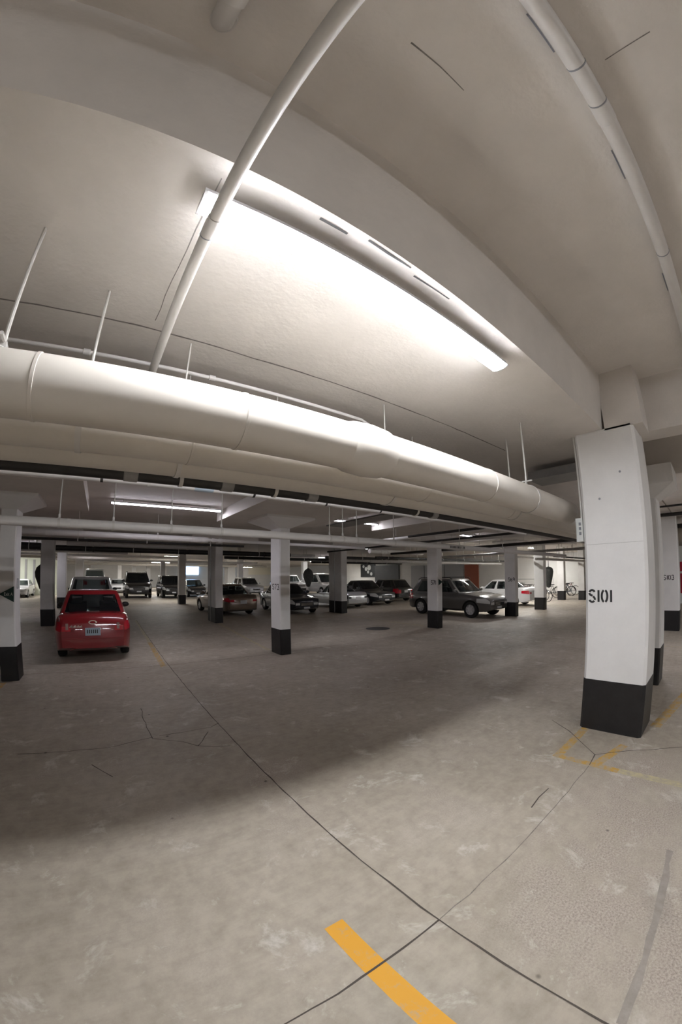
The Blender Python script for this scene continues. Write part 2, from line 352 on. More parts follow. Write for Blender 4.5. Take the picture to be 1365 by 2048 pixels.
# ------------------------------------------------------------------ pillars
def pillar(x0, x1, y0, y1, label, base=0.57, cap=None, panel=None, top=None, number=None, m=M_white, group=None, ch=0.022):
    t = empty('concrete_pillar', ((x0+x1)/2, (y0+y1)/2, 0), label, 'pillar', group=group)
    def ring(g, c=ch): return [(x0-g+c, y0-g), (x1+g-c, y0-g), (x1+g, y0-g+c), (x1+g, y1+g-c), (x1+g-c, y1+g), (x0-g+c, y1+g), (x0-g, y1+g-c), (x0-g, y0-g+c)]
    zt = top or (2.81 if cap else (ZP if panel else ZC))
    part(MB().prism(ring(0), base, zt), 'shaft', m, t, ang=20)
    part(MB().prism(ring(0.004), 0.0, base), 'base_band', M_black, t, ang=20)
    if cap:
        a = ring(0); b = [(x0-cap[0], y0-cap[1]), (x1+cap[0], y0-cap[1]), (x1+cap[0], y0-cap[1]), (x1+cap[0], y1+cap[1]), (x1+cap[0], y1+cap[1]), (x0-cap[0], y1+cap[1]), (x0-cap[0], y1+cap[1]), (x0-cap[0], y0-cap[1])]
        mb = MB().add([(*p, 2.81) for p in a]+[(*p, 3.0) for p in b]+[(*p, ZP if panel else ZC) for p in b], [tuple(range(8))]+[(k+i, k+(i+1) % 8, k+8+(i+1) % 8, k+8+i) for k in (0, 8) for i in range(8)])
        part(mb, 'capital', m, t, smooth=False)
    if panel:
        part(MB().box(panel[0], panel[1], panel[2], panel[3], ZP, ZC), 'drop_panel', M_ceil, t, smooth=False)
    if number: stencil(*number, x0, t)
    return t
S101 = pillar(4.196, 4.80, 0.59, 1.262, 'large white concrete pillar stencilled S101, nearest in the photo', number=('S101', 1.226, 0.952, 1.405, 1.556), ch=0.03)
for y, z in ((1.05, 2.52), (0.80, 2.78)): part(MB().lathe([(0.0, -0.003), (0.011, -0.002), (0.013, 0.0)], (4.196, y, z), 'x', 10), 'bolt_hole', M_lens, S101)
pillar(6.32, 6.80, 0.70, 1.22, 'white pillar directly behind the S101 pillar, mostly hidden', cap=(0.16, 0.30))
s103 = pillar(12.13, 12.6, 0.835, 1.35, 'white pillar stencilled S103 at the right edge', number=('S103', 1.275, 0.955, 1.425, 1.574))
left = pillar(-1.765, -1.475, 7.0, 7.45, 'white pillar with the green exit arrow at the left edge', cap=(0.36, 0.30), panel=(-3.0, -0.34, 5.61, 8.3))
s73 = pillar(3.60, 3.86, 7.21, 7.70, 'slim white pillar stencilled S73 right of the red car', cap=(0.46, 0.32), panel=(2.56, 4.95, 5.63, 8.55), number=('S73', 7.607, 7.235, 1.445, 1.581))
s71 = pillar(9.29, 9.55, 7.48, 7.93, 'white pillar stencilled S71 before the grey crossover', cap=(0.46, 0.30), panel=(6.95, 10.2, 5.4, 8.0), number=('S71', 7.76, 7.53, 1.411, 1.573))
s69 = pillar(13.70, 13.96, 6.96, 7.46, 'white pillar stencilled S69 at the nose of the grey crossover', cap=(0.4, 0.3), panel=(12.4, 15.4, 5.7, 8.6), number=('S69', 7.30, 6.975, 1.408, 1.572))
pillar(16.73, 17.05, 7.0, 7.5, 'bright white pillar between the S69 pillar and the hanging dark bag', panel=(15.7, 18.4, 5.9, 8.6))
pillar(22.95, 23.3, 8.25, 8.7, 'grey pillar with dark base among the parked bicycles', m=M_greyer)
pillar(23.3, 23.6, 7.05, 7.45, 'grey pillar with dark base just left of the S101 pillar', m=M_greyer)
pillar(-2.17, -1.72, 14.35, 14.85, 'dim pillar just left of the red car', m=M_greyer, panel=(-3.3, -0.7, 13.2, 16.0))
pc = pillar(3.98, 4.28, 13.4, 14.45, 'deep grey pillar overlapping the bronze sedan', m=M_greyer, panel=(2.9, 5.4, 12.6, 15.6))
pd = pillar(9.98, 10.33, 13.68, 14.7, 'deep grey pillar overlapping the silver coupe', m=M_greyer, panel=(8.9, 11.5, 12.8, 15.8))
pillar(4.58, 5.02, 23.4, 23.9, 'square grey pillar between two dark parked cars', m=M_greyer)
pillar(4.9, 5.3, 33.3, 33.8, 'dim pillar just right of the black off-roader', m=M_greyer)
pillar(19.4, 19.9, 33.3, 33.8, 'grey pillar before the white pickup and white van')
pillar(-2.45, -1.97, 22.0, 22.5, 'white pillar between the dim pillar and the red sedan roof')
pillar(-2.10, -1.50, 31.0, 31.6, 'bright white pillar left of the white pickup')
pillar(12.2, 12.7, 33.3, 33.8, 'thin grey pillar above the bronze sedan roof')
k = 0
for (x, y, l) in ((-2.0, 50, 'white pillar behind the white pickup, left of its cab'), (3.4, 47, 'white pillar above the roof of the black off-roader'), (5.2, 47.5, 'white pillar far behind, right of the black off-roader roof'),
                  (2.0, 54, 'white pillar far behind, left of the black off-roader roof'), (7.6, 50, 'white pillar far behind the dark sedan'), (15.2, 47, 'white pillar right of the bright blue opening'), (18.0, 50, 'white pillar far behind between the bronze sedan and its pillar')):
    pillar(x, x+0.5, y, y+0.5, l)
# exit arrow sign on the left pillar
sg = MB().prism([(-1.735, 1.425), (-1.489, 1.553), (-1.489, 1.297)], 6.985, 7.0, 'y'); e1 = part(sg, 'exit_sign', M_green, left, smooth=False); e1['label'] = 'dark green arrow reading Exit A'
text_mesh('Exit A', 'lettering', M_signw, e1, Matrix.Translation(Vector((-1.578+1.62, 6.983-7.225, 1.424)))@Matrix.Rotation(PI/2, 4, 'X')@Matrix.Diagonal((0.82, 1.05, 1, 1)), 0.072)
pf = MB()
for (a, b, c, d) in ((7.16, 7.17, 1.51, 1.68), (7.28, 7.29, 1.51, 1.68), (7.16, 7.29, 1.51, 1.52), (7.16, 7.29, 1.67, 1.68)): pf.box(-1.475, -1.470, a, b, c, d)
part(pf, 'notice_frame', M_lens, left, smooth=False)
tr = MB().prism([(9.34, 1.40), (9.34, 1.61), (9.535, 1.505)], 7.472, 7.48, 'y'); part(tr, 'arrow_sign', M_green, s71, smooth=False)['label'] = 'dark arrow sign pointing right'
# conduit strips on the two deep pillars, form seam on the near one
part(MB().tube([(3.965, 14.0, 0.02), (3.965, 14.0, ZP)], 0.014, 8), 'conduit', M_steel, pc)
part(MB().tube([(9.965, 14.2, 0.02), (9.965, 14.2, ZP)], 0.016, 8), 'conduit', M_steel, pd)
part(MB().box(4.1945, 4.196, 0.62, 1.235, 2.032, 2.037), 'form_seam', mat('pale seam', (0.60, 0.59, 0.58), 0.6), S101, smooth=False)

# control box beside the S101 pillar
jb = empty('control_box', (4.25, 1.33, 2.08), 'white box with three grey buttons fixed to the S101 pillar', 'box')
part(MB().prism([(4.196, 1.266), (4.33, 1.266), (4.33, 1.345), (4.206, 1.345), (4.196, 1.335)], 2.075, 2.335), 'casing', M_box, jb, smooth=False)
for z in (2.27, 2.22, 2.165): part(MB().box(4.190, 4.197, 1.282, 1.306, z-0.016, z+0.016), 'button', M_lens, jb, smooth=False)
part(MB().tube([(4.25, 1.285, 2.33), (4.25, 1.285, ZC)], 0.012, 8), 'conduit', M_pvc, jb)
# ------------------------------------------------------------------ tube lamps
def tube_lamp(x0, x1, y, z, m, label, wd=0.13, hang=False, ax='x'):
    t = empty('tube_light', ((x0+x1)/2, y, z), label, 'light')
    h = wd/2
    hp = [(y-h*0.92, z+0.0015), (y+h*0.92, z+0.0015), (y+h*0.8, z+0.032), (y-h*0.8, z+0.032)]
    part(MB().prism(hp, x0, x1, 'x'), 'housing', M_house, t, smooth=False)
    pr = [(y+h*0.92, z+0.0015)]+[(y+h*0.92*math.cos(a), z-0.018*math.sin(a)) for a in [PI*i/10 for i in range(11)]]+[(y-h*0.92, z+0.0015)]
    part(MB().prism(pr, x0+0.012, x1-0.012, 'x'), 'diffuser', m, t)
    for xa, xb in ((x0, x0+0.012), (x1-0.012, x1)):
        part(MB().prism([(y+h*0.97*math.cos(a), z-0.021*math.sin(a)) for a in [PI*i/10 for i in range(11)]], xa, xb, 'x'), 'end_cap', M_house, t)
    for xx in (x0+0.25, x1-0.25): part(MB().tube([(xx, y, z+0.02), (xx, y, ZN if y < 0.8 and x0 < 7 else ZC)], 0.008, 8), 'bracket', M_steel, t)
    return t
tube_lamp(0.125, 2.22, 1.108, 3.20, M_lamp_main, 'long bright tube light on the near ceiling beside the ceiling step')
tube_lamp(0.10, 2.46, 7.95, 3.2, M_lamp_row, 'tube light on the ceiling between the exit pillar and the S73 pillar')
tube_lamp(4.98, 6.93, 7.75, 3.2, M_lamp_mid, 'tube light split in two by the cable tray right of the S73 pillar')
tube_lamp(11.25, 12.75, 7.95, 3.2, M_lamp_mid, 'tube light right of the S71 pillar above the grey crossover')
tube_lamp(11.5, 12.35, 14.6, 3.15, M_lamp_row, 'short tube light above the silver coupe')
tube_lamp(4.07, 5.2, 26.2, 3.1, M_lamp_far, 'lilac tube light above the dark sedan')
for (x, y, l) in ((3.1, 37.5, 'small tube light above the black off-roader'), (4.9, 40, 'small tube light right of the black off-roader roof'), (-3.2, 36, 'tube light above the white pickup'), (12.5, 39, 'small tube light above the bronze sedan'),
                  (18.2, 30, 'tube light above the white pickup right of the S73 pillar'), (25.5, 36.5, 'tube light before the far corner wall'), (-8.5, 33, 'tube light in the bright exit bay at far left'), (20.5, 55, 'tube light by the bright far wall'),
                  (-2.0, 52, 'farthest tube light behind the white pickup'), (5.0, 53, 'farthest tube light behind the black off-roader')):
    tube_lamp(x, x+1.9, y, 3.15, M_lamp_far, l)
for (x, y, l) in ((-1.8, 27.5, 'tube light above the white pickup cab'), (-4.5, 20.5, 'added fill tube light hidden behind the dim pillar at left'), (10.5, 27.0, 'tube light beyond the navy sedan'), (15.0, 23.5, 'tube light beyond the silver coupe'), (-6.8, 12.0, 'added fill tube light left of the exit pillar')):  # hidden one and leftmost one are unseen, added to fill the left side
    tube_lamp(x, x+1.9, y, 3.15, M_lamp_row, l)
tube_lamp(14.75, 16.15, 9.05, 3.2, M_lamp_far, 'tube light between the S69 pillar and the bright white pillar')
tube_lamp(19.6, 21.8, 9.4, 3.2, M_lamp_far, 'tube light in the bicycle bay, left half hidden by pipes')
tube_lamp(26.2, 28.4, 11.5, 3.2, M_lamp_far, 'tube light over the bicycles near the white wall')
tube_lamp(17.0, 19.0, 3.6, 3.2, M_lamp_mid, 'added fill tube light hidden behind the S101 pillar')  # unseen lamp, added as fill
tube_lamp(9.0, 11.2, -2.6, 3.2, M_lamp_fill, 'added fill tube light beyond the right edge of the photo')  # out of view, added to give fill light
for x, l in ((-5.6, 'added fill tube light behind the viewer, left one'), (-0.5, 'added fill tube light right behind the viewer'), (2.1, 'added fill tube light behind the viewer, right one')):
    tube_lamp(x, x+2.1, -4.8, 3.85, M_lamp_fill, l)  # unseen row added to brighten the raised ceiling and its step
tube_lamp(7.3, 9.4, 1.118, 3.225, M_lamp_row, 'added fill tube light in the row of the near one, hidden behind the S101 pillar')  # unseen, added to fill the floor at the right

# ------------------------------------------------------------------ big insulated pipes
def hanger(parent, x, y, zpipe, r, ztop, rr=0.006, clamp=True, m=M_rod):
    h = part(MB().tube([(x, y, zpipe+r+0.03), (x, y, ztop)], rr, 8), 'hanger_rod', m, parent)
    if clamp:
        n = 14; g = MB()
        g.lathe([(r+0.002, -0.014), (r+0.007, -0.014), (r+0.007, 0.014), (r+0.002, 0.014)], (x, y, zpipe), 'x', 24)
        g.box(x-0.012, x+0.012, y-0.008, y+0.008, zpipe+r, zpipe+r+0.045)
        part(g, 'clamp', m, parent)
    return h
def pipe(name, path, r, m, label, cat='pipe', n=20, couplings=(), hang=(), zt=ZC, rr=0.006, cm=None, group=None, cr=1.12, cl_=0.05):
    p0 = path[0]; t = empty(name, p0, label, cat, group=group)
    part(MB().tube(path, r, n), 'pipe_run', m, t)
    d = (Vector(path[1])-Vector(path[0])).normalized(); ax = 'x' if abs(d.x) > 0.7 else 'y'
    for c in couplings:
        q = Vector(path[0])+d*((c-path[0][0])/d.x if ax == 'x' else (c-path[0][1])/d.y)
        part(MB().lathe([(r*0.99, -cl_), (r*cr, -cl_*0.9), (r*cr, cl_*0.9), (r*0.99, cl_)], q, ax, n), 'coupling', cm or m, t)
    for c in hang:
        q = Vector(path[0])+d*((c-path[0][0])/d.x if ax == 'x' else (c-path[0][1])/d.y)
        if ax == 'x': hanger(t, q.x, q.y, q.z, r, zt, rr)
        else: hanger(t, q.x, q.y, q.z, r, zt, rr, clamp=False)
    return t
def strap(t, x, y, z, r, m, wd=0.02):
    part(MB().lathe([(r+0.0005, -wd), (r+0.004, -wd*0.8), (r+0.004, wd*0.8), (r+0.0005, wd)], (x, y, z), 'x', 28), 'band', m, t)
RB = 0.135
p1 = pipe('insulated_pipe', [(-9, 1.565, 2.475), (4.62, 1.565, 2.475)], RB, M_jacket, 'thick beige insulated pipe, nearest and topmost of the three', n=40)
part(MB().lathe([(RB, -0.16), (RB*1.10, -0.12), (RB*1.16, 0.0), (RB*1.10, 0.11), (RB, 0.15)], (1.32, 1.565, 2.475), 'x', 40), 'fitting_cover', M_jacket, p1)
part(MB().lathe([(0.0, 0.03), (0.09, 0.022), (RB*0.97, -0.02), (RB*1.003, -0.07)], (4.62, 1.565, 2.475), 'x', 40), 'end_cap', M_jacket, p1)
for x in (-0.33, 0.55, 2.6): strap(p1, x, 1.565, 2.475, RB, M_jacket, 0.008)
for x in (-0.50, 3.42):
    hanger(p1, x, 1.565, 2.475, RB, ZC, 0.009)
    part(MB().tube([(x, 1.50, 2.655), (x, 1.74, 2.655), (x, 1.74, 2.57)], 0.009, 8), 'hanger_bar', M_rod, p1)
p2 = pipe('insulated_pipe', [(-9, 1.915, 2.475), (12, 1.915, 2.475)], RB, M_jacket, 'middle of the three beige insulated pipes', n=40)
for x in (-0.16, 3.75): hanger(p2, x, 1.915, 2.475, RB, ZC, 0.008)
for x in (0.4, 2.2, 3.6): strap(p2, x, 1.915, 2.475, RB, M_jacket, 0.008)
p3 = pipe('insulated_pipe', [(-9, 2.235, 2.485), (12, 2.235, 2.485)], RB, M_jacket, 'lowest and farthest of the three beige insulated pipes', n=40)
for x in (0.40, 2.12): hanger(p3, x, 2.235, 2.485, RB, ZC, 0.006)
pipe('black_pipe', [(-9, 2.62, 2.443), (9, 2.62, 2.435)], 0.052, M_pipe_dark, 'black pipe tucked under the three beige insulated pipes', couplings=(-0.75, 0.15, 0.85, 1.6, 3.2), hang=(-0.9, 0.5, 1.25, 2.9), cm=M_pipe_grey)
wp = pipe('white_pipe', [(-9, 3.3, 2.568), (7, 3.3, 2.545)], 0.036, M_pvc, 'slim white pipe just below the black pipe', couplings=(-0.9, -0.05, 1.35, 2.2, 3.0), cm=M_pipe_dark, cr=1.04, cl_=0.012, hang=(-0.95, 0.35, 1.9))
part(MB().lathe([(0.0365, -0.09), (0.0375, -0.088), (0.0375, 0.088), (0.0365, 0.09)], (0.85, 3.3, 2.5545), 'x', 20), 'marker_band', M_plate, wp)
mp_ = pipe('sanitary_pipe', [(-9, 4.6, 2.334), (13, 4.6, 2.306)], 0.054, M_pvc, 'white drain pipe crossing in front of the S73 and S71 pillars', couplings=(-3.1, -0.4, 0.72, 5.2), cr=1.03, cl_=0.02, hang=(-0.51, 0.10, 0.79, 1.44, 3.14, 3.39, 3.67, 4.51, 6.5, 8.4), rr=0.007)
part(MB().lathe([(0.0548, -0.28), (0.0556, -0.27), (0.0556, 0.27), (0.0548, 0.28)], (6.35, 4.6, 2.314), 'x', 20), 'marker_band', M_rod, mp_)
for kx in range(12): part(MB().box(6.09+kx*0.045, 6.115+kx*0.045, 4.5435, 4.5475, 2.29, 2.335), 'marker_mark', M_ink, mp_, smooth=False)
pipe('white_pipe', [(-9, 9.5, 2.735), (2.6, 9.5, 2.69)], 0.075, M_pvc, 'white pipe behind the exit pillar ending in ribbed couplings', couplings=(-1.3, 2.2, 2.35, 2.5), cr=1.06, hang=(-0.6, 1.3))
pipe('white_pipe', [(2.6, 9.5, 2.69), (7.9, 9.5, 2.67)], 0.045, M_pvc, 'thin white pipe emerging right of the S73 pillar', couplings=(2.75, 2.95), cr=1.3)
# thin pipe over the big ones, bending down
pipe('thin_pipe', [(-9, 2.42, 3.168), (2.0, 2.42, 3.165), (2.14, 2.43, 3.13), (2.32, 2.46, 3.0), (2.5, 2.47, 2.97), (7, 2.47, 2.97)], 0.0145, M_pvc, 'thin white pipe running just above the big insulated pipes', couplings=(-0.25, 0.62), cr=1.5, cl_=0.025, n=12)
# overhead pipes
pb = pipe('white_pipe', [(0.192, -4, 3.10), (0.192, 2.9, 3.10)], 0.0265, M_pvc, 'white pipe crossing the ceiling in front of the bright tube light', couplings=(), n=24)
part(MB().lathe([(0.0266, -0.05), (0.0295, -0.048), (0.0295, 0.05), (0.0266, 0.052)], (0.192, 1.12, 3.10), 'y', 24), 'coupling', M_pvc, pb)
part(MB().lathe([(0.0296, -0.003), (0.0305, -0.003), (0.0305, 0.003), (0.0296, 0.003)], (0.192, 1.172, 3.10), 'y', 24), 'coupling_ring', M_lens, pb)
hanger(pb, 0.192, 1.02, 3.10, 0.0265, ZC, 0.005, clamp=False)
hanger(pb, 0.192, -1.5, 3.10, 0.0265, ZN, 0.005, clamp=False)
rp = pipe('white_pipe', [(0.15, -0.136, 3.868), (4.6, -0.136, 3.868)], 0.0435, M_pvc, 'white pipe clipped to the ceiling at the top right', n=28)
for x in (1.14, 1.36, 2.59):
    part(MB().lathe([(0.0436, -0.004), (0.0455, -0.004), (0.0455, 0.004), (0.0436, 0.004)], (x, -0.136, 3.868), 'x', 28), 'clip', M_lens, rp)
for x in (0.95, 1.8, 3.0):
    part(MB().box(x-0.1, x+0.1, -0.092, -0.084, ZN-0.03, ZN), 'saddle', M_lens, rp, smooth=False)
part(MB().lathe([(0.0436, -0.06), (0.0475, -0.055), (0.0475, 0.055), (0.0436, 0.06)], (1.42, -0.136, 3.868), 'x', 28), 'coupling', M_pvc, rp)
el = pipe('elbow_pipe', [(-0.075, -2.5, 3.82), (-0.075, 0.60, 3.82), (-0.075, 0.655, 3.835), (-0.075, 0.685, 3.87), (-0.075, 0.69, ZN)], 0.047, M_pvc, 'white pipe end with elbow turning up into the ceiling at the top edge', n=28)
part(MB().lathe([(0.0475, -0.03), (0.054, -0.028), (0.054, 0.028), (0.0475, 0.03)], (-0.075, 0.56, 3.82), 'y', 28), 'coupling', M_pvc, el)
part(MB().lathe([(0.048, -0.03), (0.056, -0.03), (0.056, 0.0), (0.048, 0.0)], (-0.075, 0.69, ZN), 'z', 28), 'flange', M_pvc, el)
# duct that hides the middle of a tube light, and the runs towards the back at the right
dt = empty('cable_tray', (5.3, 5.2, 2.99), 'flat grey cable tray crossing in front of a tube light right of the S73 pillar', 'tray')
part(MB().box(5.02, 5.58, 2.9, 7.5, 2.985, 2.995), 'tray_bed', M_pipe_grey, dt, smooth=False)
for x in (5.02, 5.57): part(MB().box(x, x+0.01, 2.9, 7.5, 2.985, 3.012), 'tray_side', M_pipe_grey, dt, smooth=False)
for y in (3.5, 5.3, 7.3):
    for x in (5.025, 5.575): part(MB().tube([(x, y, 2.99), (x, y, ZC)], 0.005, 6), 'hanger_rod', M_rod, dt)
d2 = empty('ceiling_duct', (5.25, 1.8, 3.08), 'small grey duct under the ceiling left of the S101 pillar', 'duct')
part(MB().box(5.0, 5.5, 1.38, 2.25, 3.08, 3.2), 'casing', M_pipe_grey, d2, smooth=False)
part(MB().box(4.99, 5.51, 1.38, 1.42, 3.07, 3.21), 'flange', M_pipe_grey, d2, smooth=False)
for y in (1.6, 2.1): part(MB().tube([(5.25, y, 3.2), (5.25, y, ZC)], 0.006, 6), 'hanger_rod', M_rod, d2)
RUNS = [(6.6, 2.698, 0.030, 3.0, 6.2, M_pipe_dark, 'thin black pipe sloping towards the top right above the S71 pillar'), (7.15, 2.755, 0.045, 3.0, 8.0, M_pvc, 'white pipe beside the thin black pipe above the S71 pillar'),
        (8.1, 2.70, 0.03, 2.9, 12.0, M_pipe_dark, 'dark pipe passing over the grey crossover roof'), (9.6, 2.82, 0.06, 2.9, 11, M_pvc, 'white pipe above the tube light of the grey crossover'),
        (11.1, 2.68, 0.05, 2.8, 11.5, M_pipe_dark, 'long black pipe between the S69 pillar and the control box'), (12.6, 2.75, 0.05, 2.8, 12, M_pvc, 'pale pipe above the S69 pillar'), (14.6, 2.62, 0.05, 2.8, 12, M_pipe_grey, 'grey pipe right of the S69 pillar'), (16.0, 2.69, 0.05, 2.8, 12, M_pipe_dark, 'black pipe behind the bright white pillar'),
        (10.4, 3.28-0.025, 0.022, -6, 2.3, M_pipe_dark, 'thin dark conduit on the ceiling at the right edge'), (11.6, 3.20, 0.05, -6, 2.3, M_pipe_dark, 'dark pipe at the right edge, uppermost'), (12.9, 3.16, 0.10, -6, 2.3, M_pvc, 'pale pipe at the right edge between dark pipes'),
        (13.9, 3.12, 0.09, -6, 2.3, M_pipe_dark, 'black pipe at the right edge above the beige one'), (16.2, 3.00, 0.26, -6, 2.0, M_jacket, 'thick beige pipe at the right edge above the S103 pillar')]
for (x, z, r, ya, yb, m, l) in RUNS:
    hs = [ya+0.8+i*1.7 for i in range(int((yb-ya-0.8)/1.7)+1)]
    pipe('service_pipe', [(x, ya, z), (x, yb, z)], r, m, l, n=14, hang=hs, rr=0.006)
# runs across the far bays
ARUNS = [(11.0, 2.69, 0.035, -9, 4.2, M_pipe_dark, 'thin dark pipe above the red car'), (15.6, 2.94, 0.09, -1.4, 4.6, M_pvc, 'pale pipe with hangers above the red car'), (16.1, 2.79, 0.11, -9, 8.6, M_pipe_dark, 'thick black pipe across the bay behind the red car'),
         (20, 2.88, 0.06, -9, 1.2, M_pvc, 'white pipe below the thick black pipe'), (24.6, 2.95, 0.07, -6, 5, M_pvc, 'white pipe far above the white car'), (28.5, 2.96, 0.09, -6, 6, M_jacket, 'beige pipe far above the white pickup'), (17.0, 2.84, 0.085, 5.6, 10.6, M_pvc, 'silver pipe with collars above the bronze sedan'),
         (17.3, 2.66, 0.07, 5.6, 12.5, M_pipe_dark, 'black pipe under the silver pipe above the bronze sedan'), (22.5, 2.86, 0.06, 7.6, 16, M_pvc, 'white pipe beyond the bronze sedan'), (16.8, 2.78, 0.08, 11.2, 16.8, M_pipe_dark, 'black pipe above the dark sedan right of the silver coupe'), (18.6, 2.72, 0.09, 13.8, 19.5, M_pvc, 'white pipe above the black hatchback'),
         (19.6, 2.62, 0.07, 12, 20, M_pipe_dark, 'black pipe above the black hatchback'), (14.0, 2.98, 0.12, 12.0, 16.0, M_pvc, 'white duct pipe above the dark grey sedan'), (11.5, 2.50, 0.055, 10.2, 22, M_pipe_dark, 'dark pipe before the orange door'), (12.2, 2.36, 0.05, 10.5, 22, M_pvc, 'white pipe before the orange door'),
         (6.3, 2.30, 0.05, 14.3, 29, M_pvc, 'white pipe in front of the bright white pillar'), (6.0, 2.41, 0.035, 15.5, 29, M_pipe_dark, 'black pipe over the bicycles'), (7.9, 2.48, 0.05, 14.5, 24, M_pvc, 'upper white pipe between the S69 and bright white pillars'),
         (10.4, 2.88, 0.06, -9, -1.7, M_jacket, 'bright pipe at far left between two pillars'), (13.0, 2.86, 0.07, -9, -2.2, M_pvc, 'second bright pipe at far left between two pillars'), (14.5, 2.72, 0.12, -9, -2.2, M_pipe_dark, 'black duct pipe at far left'),
         (33, 3.0, 0.1, -5, 14, M_pvc, 'pale pipe across the far bay'), (44, 3.0, 0.12, -8, 20, M_jacket, 'beige pipe in the farthest bay')]
for (y, z, r, xa, xb, m, l) in ARUNS:
    hs = [xa+0.7+i*1.9 for i in range(int((xb-xa-0.7)/1.9)+1)]
    pipe('service_pipe', [(xa, y, z), (xb, y, z)], r, m, l, n=12, hang=hs, rr=0.012, couplings=[h+0.3 for h in hs[::2]], cl_=0.04)

# ------------------------------------------------------------------ cars
def paint(name, col, metal=0.0):
    return mat(name, col, 0.28, metal=metal, coat=1.0, spec=0.5)
def lerp(a, b, t): return a+(b-a)*t
def pw(pts, x):
    if x <= pts[0][0]: return pts[0][1]
    for (a, b), (c, d) in zip(pts, pts[1:]):
        if x <= c:
            t = (x-a)/(c-a) if c > a else 1; t = t*t*(3-2*t)*0.35+t*0.65; return b+(d-b)*t
    return pts[-1][1]
KIND = {   # lengths as fractions; front at +x
 'sedan': dict(L=4.25, W=1.62, H=1.38, R=0.29, belt=0.86, nose=0.60, hood=0.80, deck=0.93, zb=0.19, wbx=0.20, wtx=0.055, rtx=-0.20, rbx=-0.345, fw=0.315, rw=-0.29, tail=0.84),
 'coupe': dict(L=4.1, W=1.62, H=1.26, R=0.29, belt=0.80, nose=0.56, hood=0.74, deck=0.86, zb=0.18, wbx=0.16, wtx=0.03, rtx=-0.12, rbx=-0.30, fw=0.31, rw=-0.28, tail=0.76),
 'hatch': dict(L=3.9, W=1.62, H=1.42, R=0.29, belt=0.88, nose=0.62, hood=0.86, deck=0.90, zb=0.19, wbx=0.24, wtx=0.09, rtx=-0.36, rbx=-0.465, fw=0.32, rw=-0.32, tail=0.88),
 'suv': dict(L=4.4, W=1.74, H=1.62, R=0.34, belt=1.0, nose=0.72, hood=0.98, deck=1.02, zb=0.25, wbx=0.22, wtx=0.085, rtx=-0.38, rbx=-0.475, fw=0.315, rw=-0.30, tail=1.0),
 'pickup': dict(L=5.2, W=1.86, H=1.78, R=0.38, belt=1.12, nose=0.95, hood=1.12, deck=1.12, zb=0.33, wbx=0.20, wtx=0.10, rtx=-0.10, rbx=-0.14, fw=0.33, rw=-0.30, tail=1.12),
 'van': dict(L=4.9, W=1.86, H=2.0, R=0.36, belt=1.12, nose=0.82, hood=1.08, deck=1.14, zb=0.28, wbx=0.34, wtx=0.19, rtx=-0.45, rbx=-0.485, fw=0.34, rw=-0.30, tail=1.12)}
